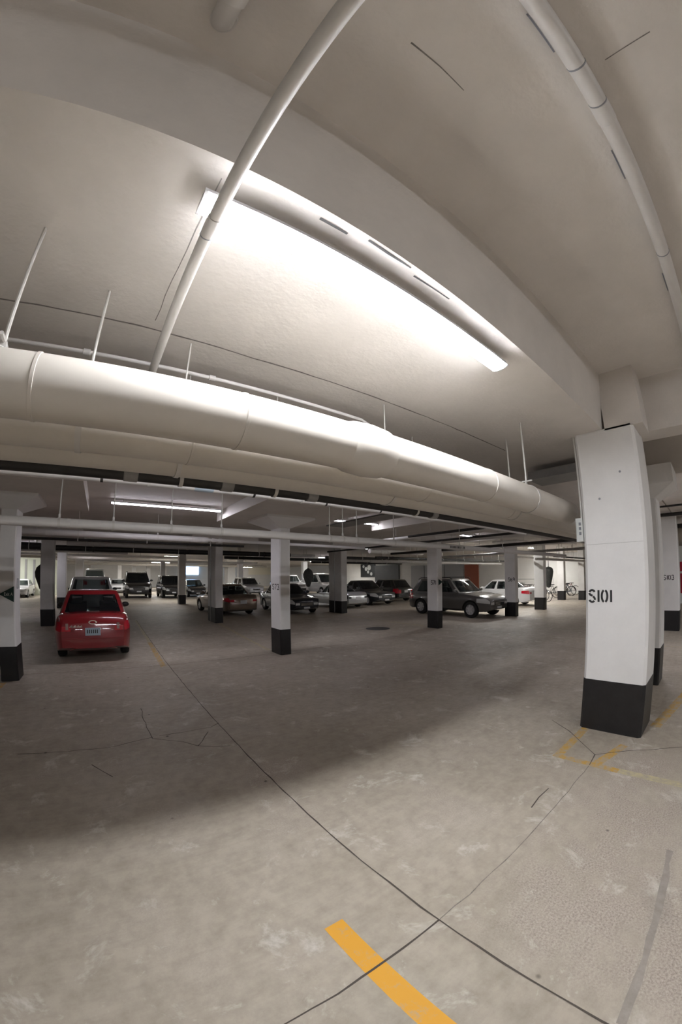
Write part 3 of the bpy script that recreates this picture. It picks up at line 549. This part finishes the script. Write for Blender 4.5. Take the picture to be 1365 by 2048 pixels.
def make_car(kind, loc, rz, pm, label, cat='car', lod=1, plate=M_platew, scale=(1, 1, 1), spokes=7, rear=None, glass=None, rails=False, mirror=None):
    P = KIND[kind]; L, W, H = P['L'], P['W'], P['H']; R = P['R']; hw = W/2; ztop_b = P['belt']
    t = empty({'pickup': 'pickup_truck', 'van': 'van', 'suv': 'suv'}.get(kind, 'car'), loc, label, cat, rz); t.scale = scale
    gm = glass or M_glass; rear = rear or M_lampr
    fx, rx = P['fw']*L, P['rw']*L; Ra = R+0.06
    top = [(-L/2, P['tail']-0.10), (-L/2+0.05, P['tail']), (-L/2+0.16, P['deck']), (P['rbx']*L, P['deck']+0.01), (P['rbx']*L+0.3, ztop_b), (P['wbx']*L, ztop_b), (P['wbx']*L+0.05, P['hood']+0.02), (L/2-0.45, P['hood']-0.06), (L/2-0.14, P['nose']+0.10), (L/2-0.02, P['nose']), (L/2, P['nose']-0.06)]
    def plan(x):
        a = abs(x)/(L/2); lim = 0.74 if x > 0 else 0.80
        s = 0.0 if a < lim else (a-lim)/(1-lim)
        return hw*(1-(0.26 if x > 0 else 0.20)*s**2.4)*(1-0.02*(a**2))
    def bot(x):
        a = abs(x)/(L/2); return P['zb']+(0.10*((a-0.86)/0.14) if a > 0.86 else 0)
    def arch(x):
        for c in (fx, rx):
            d = abs(x-c)
            if d < Ra: return R+math.sqrt(max(0, Ra*Ra-d*d))*0.98
        return bot(x)+0.02
    def side(z, x):                       # half width at a height: slight tumblehome, waist crease
        k = (z-P['zb'])/(ztop_b-P['zb']); k = max(0, min(1.1, k))
        return plan(x)*(0.955+0.045*math.sin(min(k, 0.62)/0.62*PI/2))*(1-0.055*max(0, (k-0.62)/0.38)**1.5)
    xs = sorted(set([round(-L/2+L*i/44, 3) for i in range(45)]+[round(c+s*(Ra+e), 3) for c in (fx, rx) for s in (-1, 1) for e in (-0.003, 0.003)]+[round(c+s*Ra*q, 3) for c in (fx, rx) for s in (-1, 1) for q in (0.5, 0.8, 0.94)]+[L/2-0.02, L/2-0.06, -L/2+0.02, -L/2+0.06]))
    rows = []
    for x in xs:
        zt = pw(top, x); zl = min(arch(x), zt-0.12); zb_ = bot(x); ring = [(0, zb_), (plan(x)-0.28, zb_), (plan(x)-0.28, max(zl, zb_)), (side(zl, x)-0.03, zl), (side(zl, x), zl+0.004)]
        for q in (0.2, 0.4, 0.6, 0.8, 0.93): z = lerp(zl, zt-0.045, q); ring.append((side(z, x), z))
        e = side(zt-0.05, x); ring += [(e-0.02, zt-0.028), (e-0.07, zt-0.008), (e-0.15, zt+0.006), (e*0.5, zt+0.022), (0, zt+0.028)]
        rows.append([(x, y, z) for y, z in ring]+[(x, -y, z) for y, z in ring[::-1][1:]])
    b = MB().grid(rows); n = len(rows[0]); o = len(b.v)-n
    b.f.append(tuple(range(n))); b.f.append(tuple(range(o, o+n)))
    b.build('body', pm, t, ang=32)
    # cabin: horizontal loops from belt to roof, window faces left open
    wb_, wr_ = plan(0)*0.945, plan(0)*{'van': 0.88, 'pickup': 0.82, 'suv': 0.79, 'hatch': 0.78}.get(kind, 0.745)
    z0, z1 = ztop_b-0.02, H-0.045
    S = [0, 0.10, 0.35, 0.65, 0.90, 1.0]
    def loop(s):
        wv = wb_+(wr_-wb_)*s**1.25; z = z0+(z1-z0)*s; xf = lerp(P['wbx'], P['wtx'], s)*L; xr = lerp(P['rbx'], P['rtx'], s)*L
        bow, bowr = 0.16, 0.10
        pts = []
        for v in (-1, -0.9, -0.45, 0, 0.45, 0.9, 1): pts.append((xf-bow*v*v, v*(wv-0.03), z))
        us = (0.97, 0.92, 0.60, 0.52, 0.14, 0.06) if kind != 'pickup' else (0.97, 0.90, 0.45, 0.38, 0.12, 0.05)
        xa, xb = xf-bow, xr+bowr
        for u_ in us: pts.append((lerp(xb, xa, u_), wv-0.015*(2*u_-1)**2, z))
        for v in (1, 0.9, 0.45, 0, -0.45, -0.9, -1): pts.append((xr+bowr*v*v, v*(wv-0.05), z))
        for u_ in us[::-1]: pts.append((lerp(xb, xa, u_), -(wv-0.015*(2*u_-1)**2), z))
        return pts
    LP = [loop(s) for s in S]; n = len(LP[0])
    c3 = Vector((sum(p[0] for p in LP[-1])/n, 0, 0))
    for f_, dz in ((0.95, 0.028), (0.80, 0.042), (0.4, 0.05), (0.02, 0.052)): LP.append([(c3.x+(p[0]-c3.x)*f_, p[1]*f_, z1+dz) for p in LP[5]])
    cab = MB(); cab.v = [p for l in LP for p in l]; win = {}
    def cls(i, j):
        if i not in (1, 2, 3): return None
        if 1 <= j <= 4: return 'windshield'
        if j in (8, 10): return 'side_window_l%d' % j
        if 14 <= j <= 17: return 'rear_window'
        if j in (20, 22): return 'side_window_r%d' % j
        if j == 11 and kind in ('suv', 'hatch') and False: return None
        return None
    # side segments: 6..12 left side, 13..18 rear, 19..25 right side
    def cls2(i, j):
        if i not in (1, 2, 3): return None
        if 1 <= j <= 4: return 'windshield'
        if j == 8: return 'side_window.a'
        if j == 10: return 'side_window.b'
        if 14 <= j <= 17: return 'rear_window'
        if j == 21: return 'side_window.c'
        if j == 23: return 'side_window.d'
        return None
    for i in range(len(LP)-1):
        for j in range(n):
            f = (i*n+j, i*n+(j+1) % n, (i+1)*n+(j+1) % n, (i+1)*n+j); k_ = cls2(i, j)
            if k_ and not (kind == 'van' and k_ in ('side_window.b', 'side_window.c')): win.setdefault(k_, []).append(f)
            else: cab.f.append(f)
    vv = list(cab.v)
    cab.build('cabin', pm, t, ang=30)
    for k_, fs in win.items():
        g = MB(); ix = sorted({i for f in fs for i in f}); mp = {a: c for c, a in enumerate(ix)}
        g.v = [vv[a] for a in ix]; g.f = [tuple(mp[a] for a in f) for f in fs]
        g.build(k_.split('.')[0], gm, t, ang=60)
    inn = MB().box(P['rbx']*L+0.12, P['wbx']*L-0.12, -wb_+0.06, wb_-0.06, z0+0.02, z0+0.03)
    inn.build('parcel_shelf', M_int, t, smooth=False)
    if lod:
        for sx, yy in ((0.02, 0.36), (0.02, -0.36), (-0.19, 0.36), (-0.19, -0.36)):
            if kind == 'pickup' and sx < 0: continue
            q = MB().prism([(sx*L-0.06, z0+0.02), (sx*L-0.13, z0+0.24), (sx*L-0.03, z0+0.25), (sx*L+0.06, z0+0.02)], yy-0.20, yy+0.20, 'y')
            q.prism([(sx*L-0.14, z0+0.27), (sx*L-0.15, z0+0.40), (sx*L-0.07, z0+0.41), (sx*L-0.05, z0+0.27)], yy-0.11, yy+0.11, 'y')
            q.build('seat', M_int, t, ang=40)
    # wheels
    for xx in (fx, rx):
        for s in (1, -1):
            yo = s*(plan(xx)-0.012); yi = yo-s*0.19
            wv = MB().lathe([(R*0.62, 0), (R*0.66, s*-0.004), (R*0.93, s*-0.006), (R, s*-0.035), (R, s*-0.155), (R*0.93, s*-0.19), (R*0.3, s*-0.19)], (xx, yo, R), 'y', 28).build('wheel', M_tyre, t, ang=40)
            rm = MB().lathe([(R*0.64, 0.0), (R*0.66, s*-0.012), (R*0.60, s*-0.02), (R*0.58, s*-0.09), (R*0.1, s*-0.10)], (xx, yo, R), 'y', 28)
            for k_ in range(spokes):
                a = 2*PI*k_/spokes; ca, sa = math.cos(a), math.sin(a); pw_ = 0.034
                q = [(R*0.06, -pw_*1.2), (R*0.06, pw_*1.2), (R*0.63, pw_*0.8), (R*0.63, -pw_*0.8)]
                vs = [(xx+u_*ca-v_*sa, yo-s*d, R+u_*sa+v_*ca) for d in (0.012, 0.035) for u_, v_ in q]
                rm.add(vs, [(0, 1, 2, 3), (4, 5, 6, 7), (0, 1, 5, 4), (1, 2, 6, 5), (2, 3, 7, 6), (3, 0, 4, 7)])
            rm.lathe([(0.0, s*-0.006), (R*0.15, s*-0.008), (R*0.16, s*-0.03)], (xx, yo, R), 'y', 16)
            rm.build('rim', M_rim, wv, ang=40)
    # lamps hugging the body corners
    def patch(xa, xb, za, zb_, s, nm, m, off=0.007, nx=6, nz=4, taper=0.0):
        rows = []
        for i in range(nx+1):
            x = lerp(xa, xb, i/nx); r_ = []
            for j in range(nz+1):
                z = lerp(za+taper*(i/nx), zb_-taper*0.3*(i/nx), j/nz); z = min(z, pw(top, x)-0.012); r_.append((x, s*(side(z, x)+off), z))
            rows.append(r_)
        return MB().grid(rows).build(nm, m, t, ang=60)
    zn = P['nose']
    for s in (1, -1):
        hl = patch(L/2-0.012, L/2-0.50, zn-0.13, zn+0.10, s, 'headlight', M_lampw, nx=9, taper=0.06)
        MB().grid([[(L/2+0.006, s*lerp(plan(L/2)*0.60, plan(L/2)*0.97, i/4), z) for z in (zn-0.17, zn-0.07)] for i in range(5)]).build('headlight_lens', M_lampw, hl, ang=60)
        zt_ = P['tail']
        hh = 0.22 if kind in ('sedan', 'coupe') else 0.34
        tl = patch(-L/2+0.010, -L/2+0.40, zt_-hh, zt_-0.03, s, 'taillight', rear, nx=8, taper=0.05)
        MB().grid([[(-L/2-0.006, s*lerp(plan(-L/2)*0.70, plan(-L/2)*0.985, i/4), z) for z in (zt_-hh+0.01, zt_-0.115)] for i in range(5)]).build('taillight_lens', rear, tl, ang=60)
        # mirrors
        mx = P['wbx']*L-0.30; my = s*(plan(mx)*0.96+0.09)
        mr = MB().lathe([(0.0, -0.07), (0.05, -0.06), (0.075, -0.02), (0.078, 0.03), (0.06, 0.05), (0.0, 0.05)], (mx, my, ztop_b+0.10), 'x', 14)
        mr.v = [(p[0], my+(p[1]-my)*1.35, ztop_b+0.10+(p[2]-ztop_b-0.10)*0.85) for p in mr.v]
        mr.box(mx-0.02, mx+0.05, min(my, my-s*0.13), max(my, my-s*0.13), ztop_b+0.03, ztop_b+0.07)
        mr.build('side_mirror', mirror or pm, t, ang=40)
        # door seams and handles
        for xx in (0.02*L, -0.16*L):
            yy = side(ztop_b-0.12, xx)
            MB().box(xx-0.10, xx+0.06, min(s*(yy-0.005), s*(yy+0.02)), max(s*(yy-0.005), s*(yy+0.02)), ztop_b-0.135, ztop_b-0.105).build('door_handle', pm, t)
        sk = MB().grid([[(lerp(rx+Ra+0.02, fx-Ra-0.02, i/10), s*(side(z, lerp(rx+Ra, fx-Ra, i/10))+0.006), z) for z in (P['zb']+0.03, P['zb']+0.10)] for i in range(11)])
        sk.build('sill_trim', M_trim if kind in ('suv', 'pickup') else pm, t)
    pe = plan(L/2)
    gr = MB().box(L/2-0.02, L/2+0.008, -pe*0.52, pe*0.52, zn-0.20, zn-0.05)
    gr = gr.build('grille', M_trim, t, smooth=False)
    gb = MB()
    for k_ in range(3): gb.box(L/2+0.006, L/2+0.016, -pe*0.5, pe*0.5, zn-0.19+k_*0.05, zn-0.175+k_*0.05)
    gb.build('grille_bar', M_chrome, gr, smooth=False)
    MB().box(L/2-0.03, L/2+0.004, -pe*0.66, pe*0.66, P['zb']+0.11, zn-0.33).build('air_intake', M_trim, t, smooth=False)
    MB().box(L/2, L/2+0.018, -0.15, 0.15, zn-0.33, zn-0.25).build('licence_plate', plate, t, smooth=False)
    bz = P['tail']
    MB().box(-L/2-0.014, -L/2+0.01, -0.155, 0.155, bz-0.30, bz-0.15).build('licence_plate', plate, t, smooth=False)
    if kind in ('suv', 'pickup', 'hatch', 'van'): MB().box(-L/2-0.006, -L/2+0.06, -plan(-L/2)*0.9, plan(-L/2)*0.9, P['zb']+0.10, P['zb']+0.17).build('bumper_trim', M_trim, t, smooth=False)
    if kind == 'pickup':
        MB().box(-L/2+0.12, P['rbx']*L-0.06, -hw*0.86, hw*0.86, ztop_b-0.04, ztop_b+0.045).build('bed_cover', M_trim, t, smooth=False)
    if rails:
        for s in (1, -1): MB().tube([(P['wtx']*L-0.05, s*wr_*0.92, H-0.03), (P['wtx']*L-0.2, s*wr_*0.93, H+0.04), (P['rtx']*L+0.2, s*wr_*0.93, H+0.04), (P['rtx']*L+0.05, s*wr_*0.92, H-0.03)], 0.018, 8).build('roof_rail', M_trim, t)
    return t
C_red = paint('red paint', (0.235, 0.004, 0.010)); C_white = paint('white paint', (0.72, 0.72, 0.73)); C_black = paint('black paint', (0.008, 0.008, 0.009)); C_bronze = paint('bronze paint', (0.22, 0.165, 0.125), 0.5)
C_navy = paint('navy paint', (0.008, 0.010, 0.018)); C_silver = paint('silver paint', (0.42, 0.43, 0.44), 0.55); C_dgrey = paint('dark grey paint', (0.03, 0.033, 0.038), 0.3); C_grey = paint('warm grey paint', (0.13, 0.125, 0.12), 0.45); C_teal = paint('grey paint', (0.10, 0.115, 0.125), 0.4)
UP, DN = PI/2, -PI/2          # heading away from the viewer, heading towards the viewer
red = make_car('sedan', (-0.245, 10.27, 0), UP+0.015, C_red, 'red sedan seen from behind beside the exit pillar', plate=M_plate, mirror=M_trim, scale=(1, 0.985, 1.02))
# badge and script on the boot lid
Lr = -4.25/2
bd = MB(); bd.add([(Lr-0.010, 0.085*math.cos(a)*k_, 0.80+0.036*math.sin(a)*k_) for k_ in (1, 0.74) for a in [2*PI*i/24 for i in range(24)]], [(i, (i+1) % 24, 24+(i+1) % 24, 24+i) for i in range(24)]); bd.build('emblem', M_chrome, red, smooth=False)
rw_ = MB()
for i in range(12): rw_.box(Lr-0.012, Lr-0.002, 0.46-0.022*i, 0.472-0.022*i, 0.705, 0.72+0.012*(i % 3))
rw_.build('badge_script', M_chrome, red, smooth=False)
pt = MB()
for i in range(6): pt.box(Lr-0.017, Lr-0.013, 0.10-0.04*i, 0.12-0.04*i, 0.585, 0.655)
pt.build('plate_mark', M_ink, red, smooth=False)
for s in (1, -1):
    MB().grid([[(Lr-0.010, s*lerp(0.49, 0.545, i/3), z) for z in (0.66, 0.785)] for i in range(4)]).build('reversing_lamp', M_lampa, red)
MB().box(Lr-0.02, Lr+0.02, -0.62, 0.62, 0.475, 0.495).build('bumper_crease', C_red, red, smooth=False)

make_car('suv', (-0.45, 17.4, 0), UP, C_white, 'white hatchback parked directly in front of the red sedan', lod=0, mirror=M_trim, scale=(1, 1.06, 1.05))
make_car('pickup', (-0.70, 34.2, 0), UP, C_white, 'white pickup in front of the white hatchback, farther away', lod=0, scale=(1, 1.02, 1.28))
make_car('suv', (2.75, 32.4, 0), DN, C_black, 'black off-roader facing the viewer in the lane right of the white cars', 'suv', scale=(1, 1.22, 1.25), rails=True, glass=M_glassd)
make_car('sedan', (0.6, 47, 0), DN+0.1, C_dgrey, 'dark sedan far behind, left of the black off-roader', lod=0)
make_car('hatch', (1.5, 41.5, 0), DN, C_white, 'small white car far behind, left of the black off-roader', lod=0)
make_car('sedan', (3.6, 38.5, 0), DN, C_black, 'black sedan half hidden behind the black off-roader', lod=0)
make_car('suv', (5.35, 31.5, 0), DN, C_black, 'black car with bright headlights between two grey pillars', 'suv', lod=0, scale=(1, 1, 1.1), glass=M_glassd)
make_car('hatch', (7.6, 32.5, 0), DN, C_dgrey, 'dark hatchback left of the bronze sedan pillar', lod=0)
make_car('sedan', (5.62, 17.4, 0), UP+0.09, C_bronze, 'bronze sedan seen from behind at a grey pillar', scale=(1.02, 1.02, 1.0))
make_car('sedan', (8.62, 16.45, 0), DN-0.05, C_navy, 'navy sedan facing the viewer, partly hidden by the S73 pillar', glass=M_glassd)
make_car('coupe', (12.15, 17.2, 0), UP, C_silver, 'silver coupe seen from behind at the deep pillar', rear=M_trim)
make_car('sedan', (14.75, 17.7, 0), DN-0.04, C_dgrey, 'dark grey sedan facing the viewer right of the silver coupe', scale=(1, 1.08, 1.05), glass=M_glassd)
make_car('hatch', (17.5, 18.7, 0), UP, C_black, 'black hatchback behind the dark grey sedan, left of the S71 pillar', lod=0, scale=(1, 1.05, 1.03), glass=M_glassd)
make_car('suv', (13.22, 9.62, 0), DN-0.05, C_grey, 'grey crossover side-on between the S71 and S69 pillars', 'suv', rails=True, scale=(1.02, 1, 0.97))
make_car('sedan', (18.75, 10.6, 0), UP, C_white, 'white sedan behind the S69 pillar', scale=(1.05, 1, 1.02))
make_car('pickup', (16.6, 31.4, 0), DN, C_white, 'white pickup far behind, right of the S73 pillar', 'truck', lod=0, scale=(1, 1, 1.05))
make_car('van', (18.9, 29.4, 0), DN, C_white, 'white van facing the viewer above the silver coupe', 'van', lod=0, scale=(1, 1, 1.0))
make_car('suv', (12.6, 32.0, 0), DN, C_silver, 'silver car with bright headlights above the bronze sedan', 'suv', lod=0, glass=M_glassd)
make_car('sedan', (-6.6, 33.8, 0), DN, C_white, 'white car in the bright exit opening at far left', lod=0)

# ------------------------------------------------------------------ far walls, doors, openings
structure(MB().box(29.9, 30, 19.07, 20.66, 0, 2.66).build('door_1', M_orange, smooth=False), 'rust orange door in the far right wall', 'door')
for i, (a, b) in enumerate(((20.8, 23.1), (23.2, 25.8), (25.9, 27.8))):
    d = MB().box(29.88, 30, a, b, 0, 2.75); structure(d.build('door_%d' % (i+2), M_wallg, smooth=False), 'grey storage door in the far right wall', 'door')
structure(MB().box(29.8, 30, 29.7, 33.8, 0, 2.95).build('door_5', M_walld, smooth=False), 'dark roller shutter behind the black hatchback', 'shutter')
po = empty('wall_poster', (29.95, 35.3, 1.6), 'large dark poster with pale shapes on the far right wall', 'poster')
part(MB().box(29.9, 30, 33.9, 36.7, 1.55, 3.2), 'panel', M_trim, po, smooth=False)
for (y, z, r) in ((35.6, 2.6, 0.26), (35.0, 2.75, 0.34), (35.2, 2.2, 0.2), (36.1, 2.9, 0.2), (34.6, 1.95, 0.22)):
    part(MB().lathe([(0.0, -0.11), (r, -0.11), (r, -0.10)], (30, y, z), 'x', 14), 'pale_shape', M_box, po)
structure(MB().box(12.9, 14.95, Y1-0.08, Y1, 2.0, 3.28).build('window_1', mat('daylight pane', (0.3, 0.5, 0.7), 0.3, emit=(0.35, 0.62, 1.0), es=1.7), smooth=False), 'blue daylight opening in the far wall', 'window')
M_litwall = mat('lit wall', (0.85, 0.80, 0.66), 0.6)  # yellowish light on the white far wall put into the colour
structure(MB().box(23.8, 28.0, Y1-0.1, Y1, 2.0, ZC).build('trim_4', M_litwall, smooth=False), 'lit stretch of the far wall, painted cream', 'panel')
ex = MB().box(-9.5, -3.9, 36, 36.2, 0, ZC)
structure(ex.build('wall_exit', mat('green lit wall', (0.74, 0.78, 0.66), 0.6), smooth=False), 'pale wall of the exit bay at far left', 'wall')  # green light on a white wall put into its colour
for i, x in enumerate((-6.75, -6.05)): structure(MB().box(x, x+0.18, 35.93, 36, 0.3, 3.0).build('door_%d' % (6+i), M_wallg, smooth=False), 'narrow grey door in the exit bay', 'door')
# red and white sign at the right edge
rs = empty('safety_sign', (14.0, 0.9, 0), 'red and white sign board at the right edge', 'sign')
part(MB().box(14.0, 14.05, 0.35, 0.93, 0.62, 2.45), 'board', M_box, rs, smooth=False)
for a, b in ((1.65, 1.95), (0.95, 1.58)): part(MB().box(13.99, 14.0, 0.36, 0.92, a, b), 'red_field', M_red, rs, smooth=False)
part(MB().tube([(14.03, 0.64, 0), (14.03, 0.64, 0.7)], 0.03, 10), 'post', M_steel, rs)

# hanging dark bag
bg = empty('hanging_bag', (24.0, 9.7, 0.75), 'tall dark bag hanging in front of the white wall by the bicycles', 'bag')
part(MB().lathe([(0.02, 0.0), (0.13, 0.04), (0.19, 0.35), (0.28, 0.75), (0.33, 1.05), (0.30, 1.25), (0.17, 1.36), (0.03, 1.40)], (24.0, 9.7, 0.72), 'z', 20), 'sack', M_bag, bg)
part(MB().tube([(24.0, 9.7, 2.10), (24.0, 9.7, ZC)], 0.02, 8), 'cord', M_trim, bg)
for (x, y, l) in ((-3.9, 26.5, 'dark bag hanging left of the red car'), (16.2, 27.0, 'dark round bag hanging above the navy sedan')):
    q = empty('hanging_bag', (x, y, 0.9), l, 'bag')
    part(MB().lathe([(0.02, 0.0), (0.15, 0.05), (0.25, 0.35), (0.42, 0.8), (0.45, 1.1), (0.34, 1.4), (0.1, 1.6), (0.02, 1.62)], (x, y, 0.8), 'z', 16), 'sack', M_bag, q)
    part(MB().tube([(x, y, 2.4), (x, y, ZC)], 0.02, 6), 'cord', M_trim, q)

# bicycles
def bicycle(loc, rz, m, label):
    t = empty('bicycle', loc, label, 'bicycle', rz, 'bicycles parked by the white wall')
    R = 0.34
    for x in (-0.52, 0.52):
        wv = MB(); ring = [(x+R*math.cos(a), 0, R+R*math.sin(a)) for a in [2*PI*i/24 for i in range(25)]]
        wv.tube(ring, 0.022, 6, cap=False); wh = wv.build('wheel', M_tyre, t)
        sp = MB()
        for i in range(8): a = PI*i/8; sp.tube([(x-R*math.cos(a), 0, R-R*math.sin(a)), (x+R*math.cos(a), 0, R+R*math.sin(a))], 0.004, 4)
        sp.build('spokes', M_steel, wh)
    f = MB()
    for a, b in (((-0.52, 0, R), (-0.05, 0, 0.30)), ((-0.05, 0, 0.30), (-0.22, 0, 0.86)), ((-0.22, 0, 0.80), (-0.52, 0, R)), ((-0.05, 0, 0.30), (0.36, 0, 0.72)), ((-0.20, 0, 0.78), (0.34, 0, 0.80)), ((0.33, 0, 0.90), (0.52, 0, R))): f.tube([a, b], 0.018, 8)
    f.build('frame', m, t)
    MB().tube([(0.33, 0, 0.88), (0.36, 0, 1.0), (0.40, 0.26, 1.02), (0.30, 0.30, 1.02)], 0.013, 6).tube([(0.36, 0, 1.0), (0.40, -0.26, 1.02), (0.30, -0.30, 1.02)], 0.013, 6).build('handlebar', M_trim, t)
    MB().prism([(-0.36, 0.08), (-0.36, -0.08), (-0.08, -0.02), (-0.08, 0.02)], 0.86, 0.91).build('saddle', M_trim, t)
    MB().lathe([(0.0, -0.02), (0.09, -0.02), (0.09, 0.02), (0.0, 0.02)], (-0.05, 0, 0.30), 'y', 14).build('chainring', M_steel, t)
    return t
BC = [paint('bike red', (0.12, 0.02, 0.02)), paint('bike blue', (0.03, 0.05, 0.09)), paint('bike grey', (0.08, 0.08, 0.08))]
BP = [(26.5, 13.1, 1.6, 'bicycle at the tail of the white sedan, leftmost of all'), (25.8, 12.6, 1.55, 'bicycle second from the left, behind the white sedan tail'), (25.1, 12.0, 1.58, 'bicycle third from the left, in the row left of the bright white pillar'),
      (24.4, 11.5, 1.54, 'bicycle fourth from the left, just left of the bright white pillar'), (22.0, 9.75, 1.6, 'bicycle just right of the bright white pillar, nearest'),
      (25.2, 10.15, 1.56, 'bicycle under the hanging bag, farther back'), (21.3, 9.25, 1.55, 'bicycle leaning by the left grey pillar, right of the hanging bag'),
      (27.2, 9.75, 1.58, 'bicycle between the two grey pillars, nearest'), (27.9, 9.95, 1.55, 'bicycle between the two grey pillars, middle one'), (28.6, 9.9, 1.6, 'bicycle between the two grey pillars, nearest the white wall'), (28.2, 7.9, 1.57, 'bicycle behind the right grey pillar, nearer one'),
      (28.9, 7.8, 1.57, 'bicycle behind the right grey pillar, by the white wall')]
for i, (x, y, rz, l) in enumerate(BP): bicycle((x, y, 0), rz, BC[i % 3], l)
rk = empty('bicycle_rack', (26.5, 12, 0), 'steel rail rack behind the bicycles', 'rack')
part(MB().tube([(26.6, 10.4, 0.0), (26.6, 10.4, 1.25), (26.6, 14.2, 1.25), (26.6, 14.2, 0.0)], 0.025, 8), 'rail', M_steel, rk)
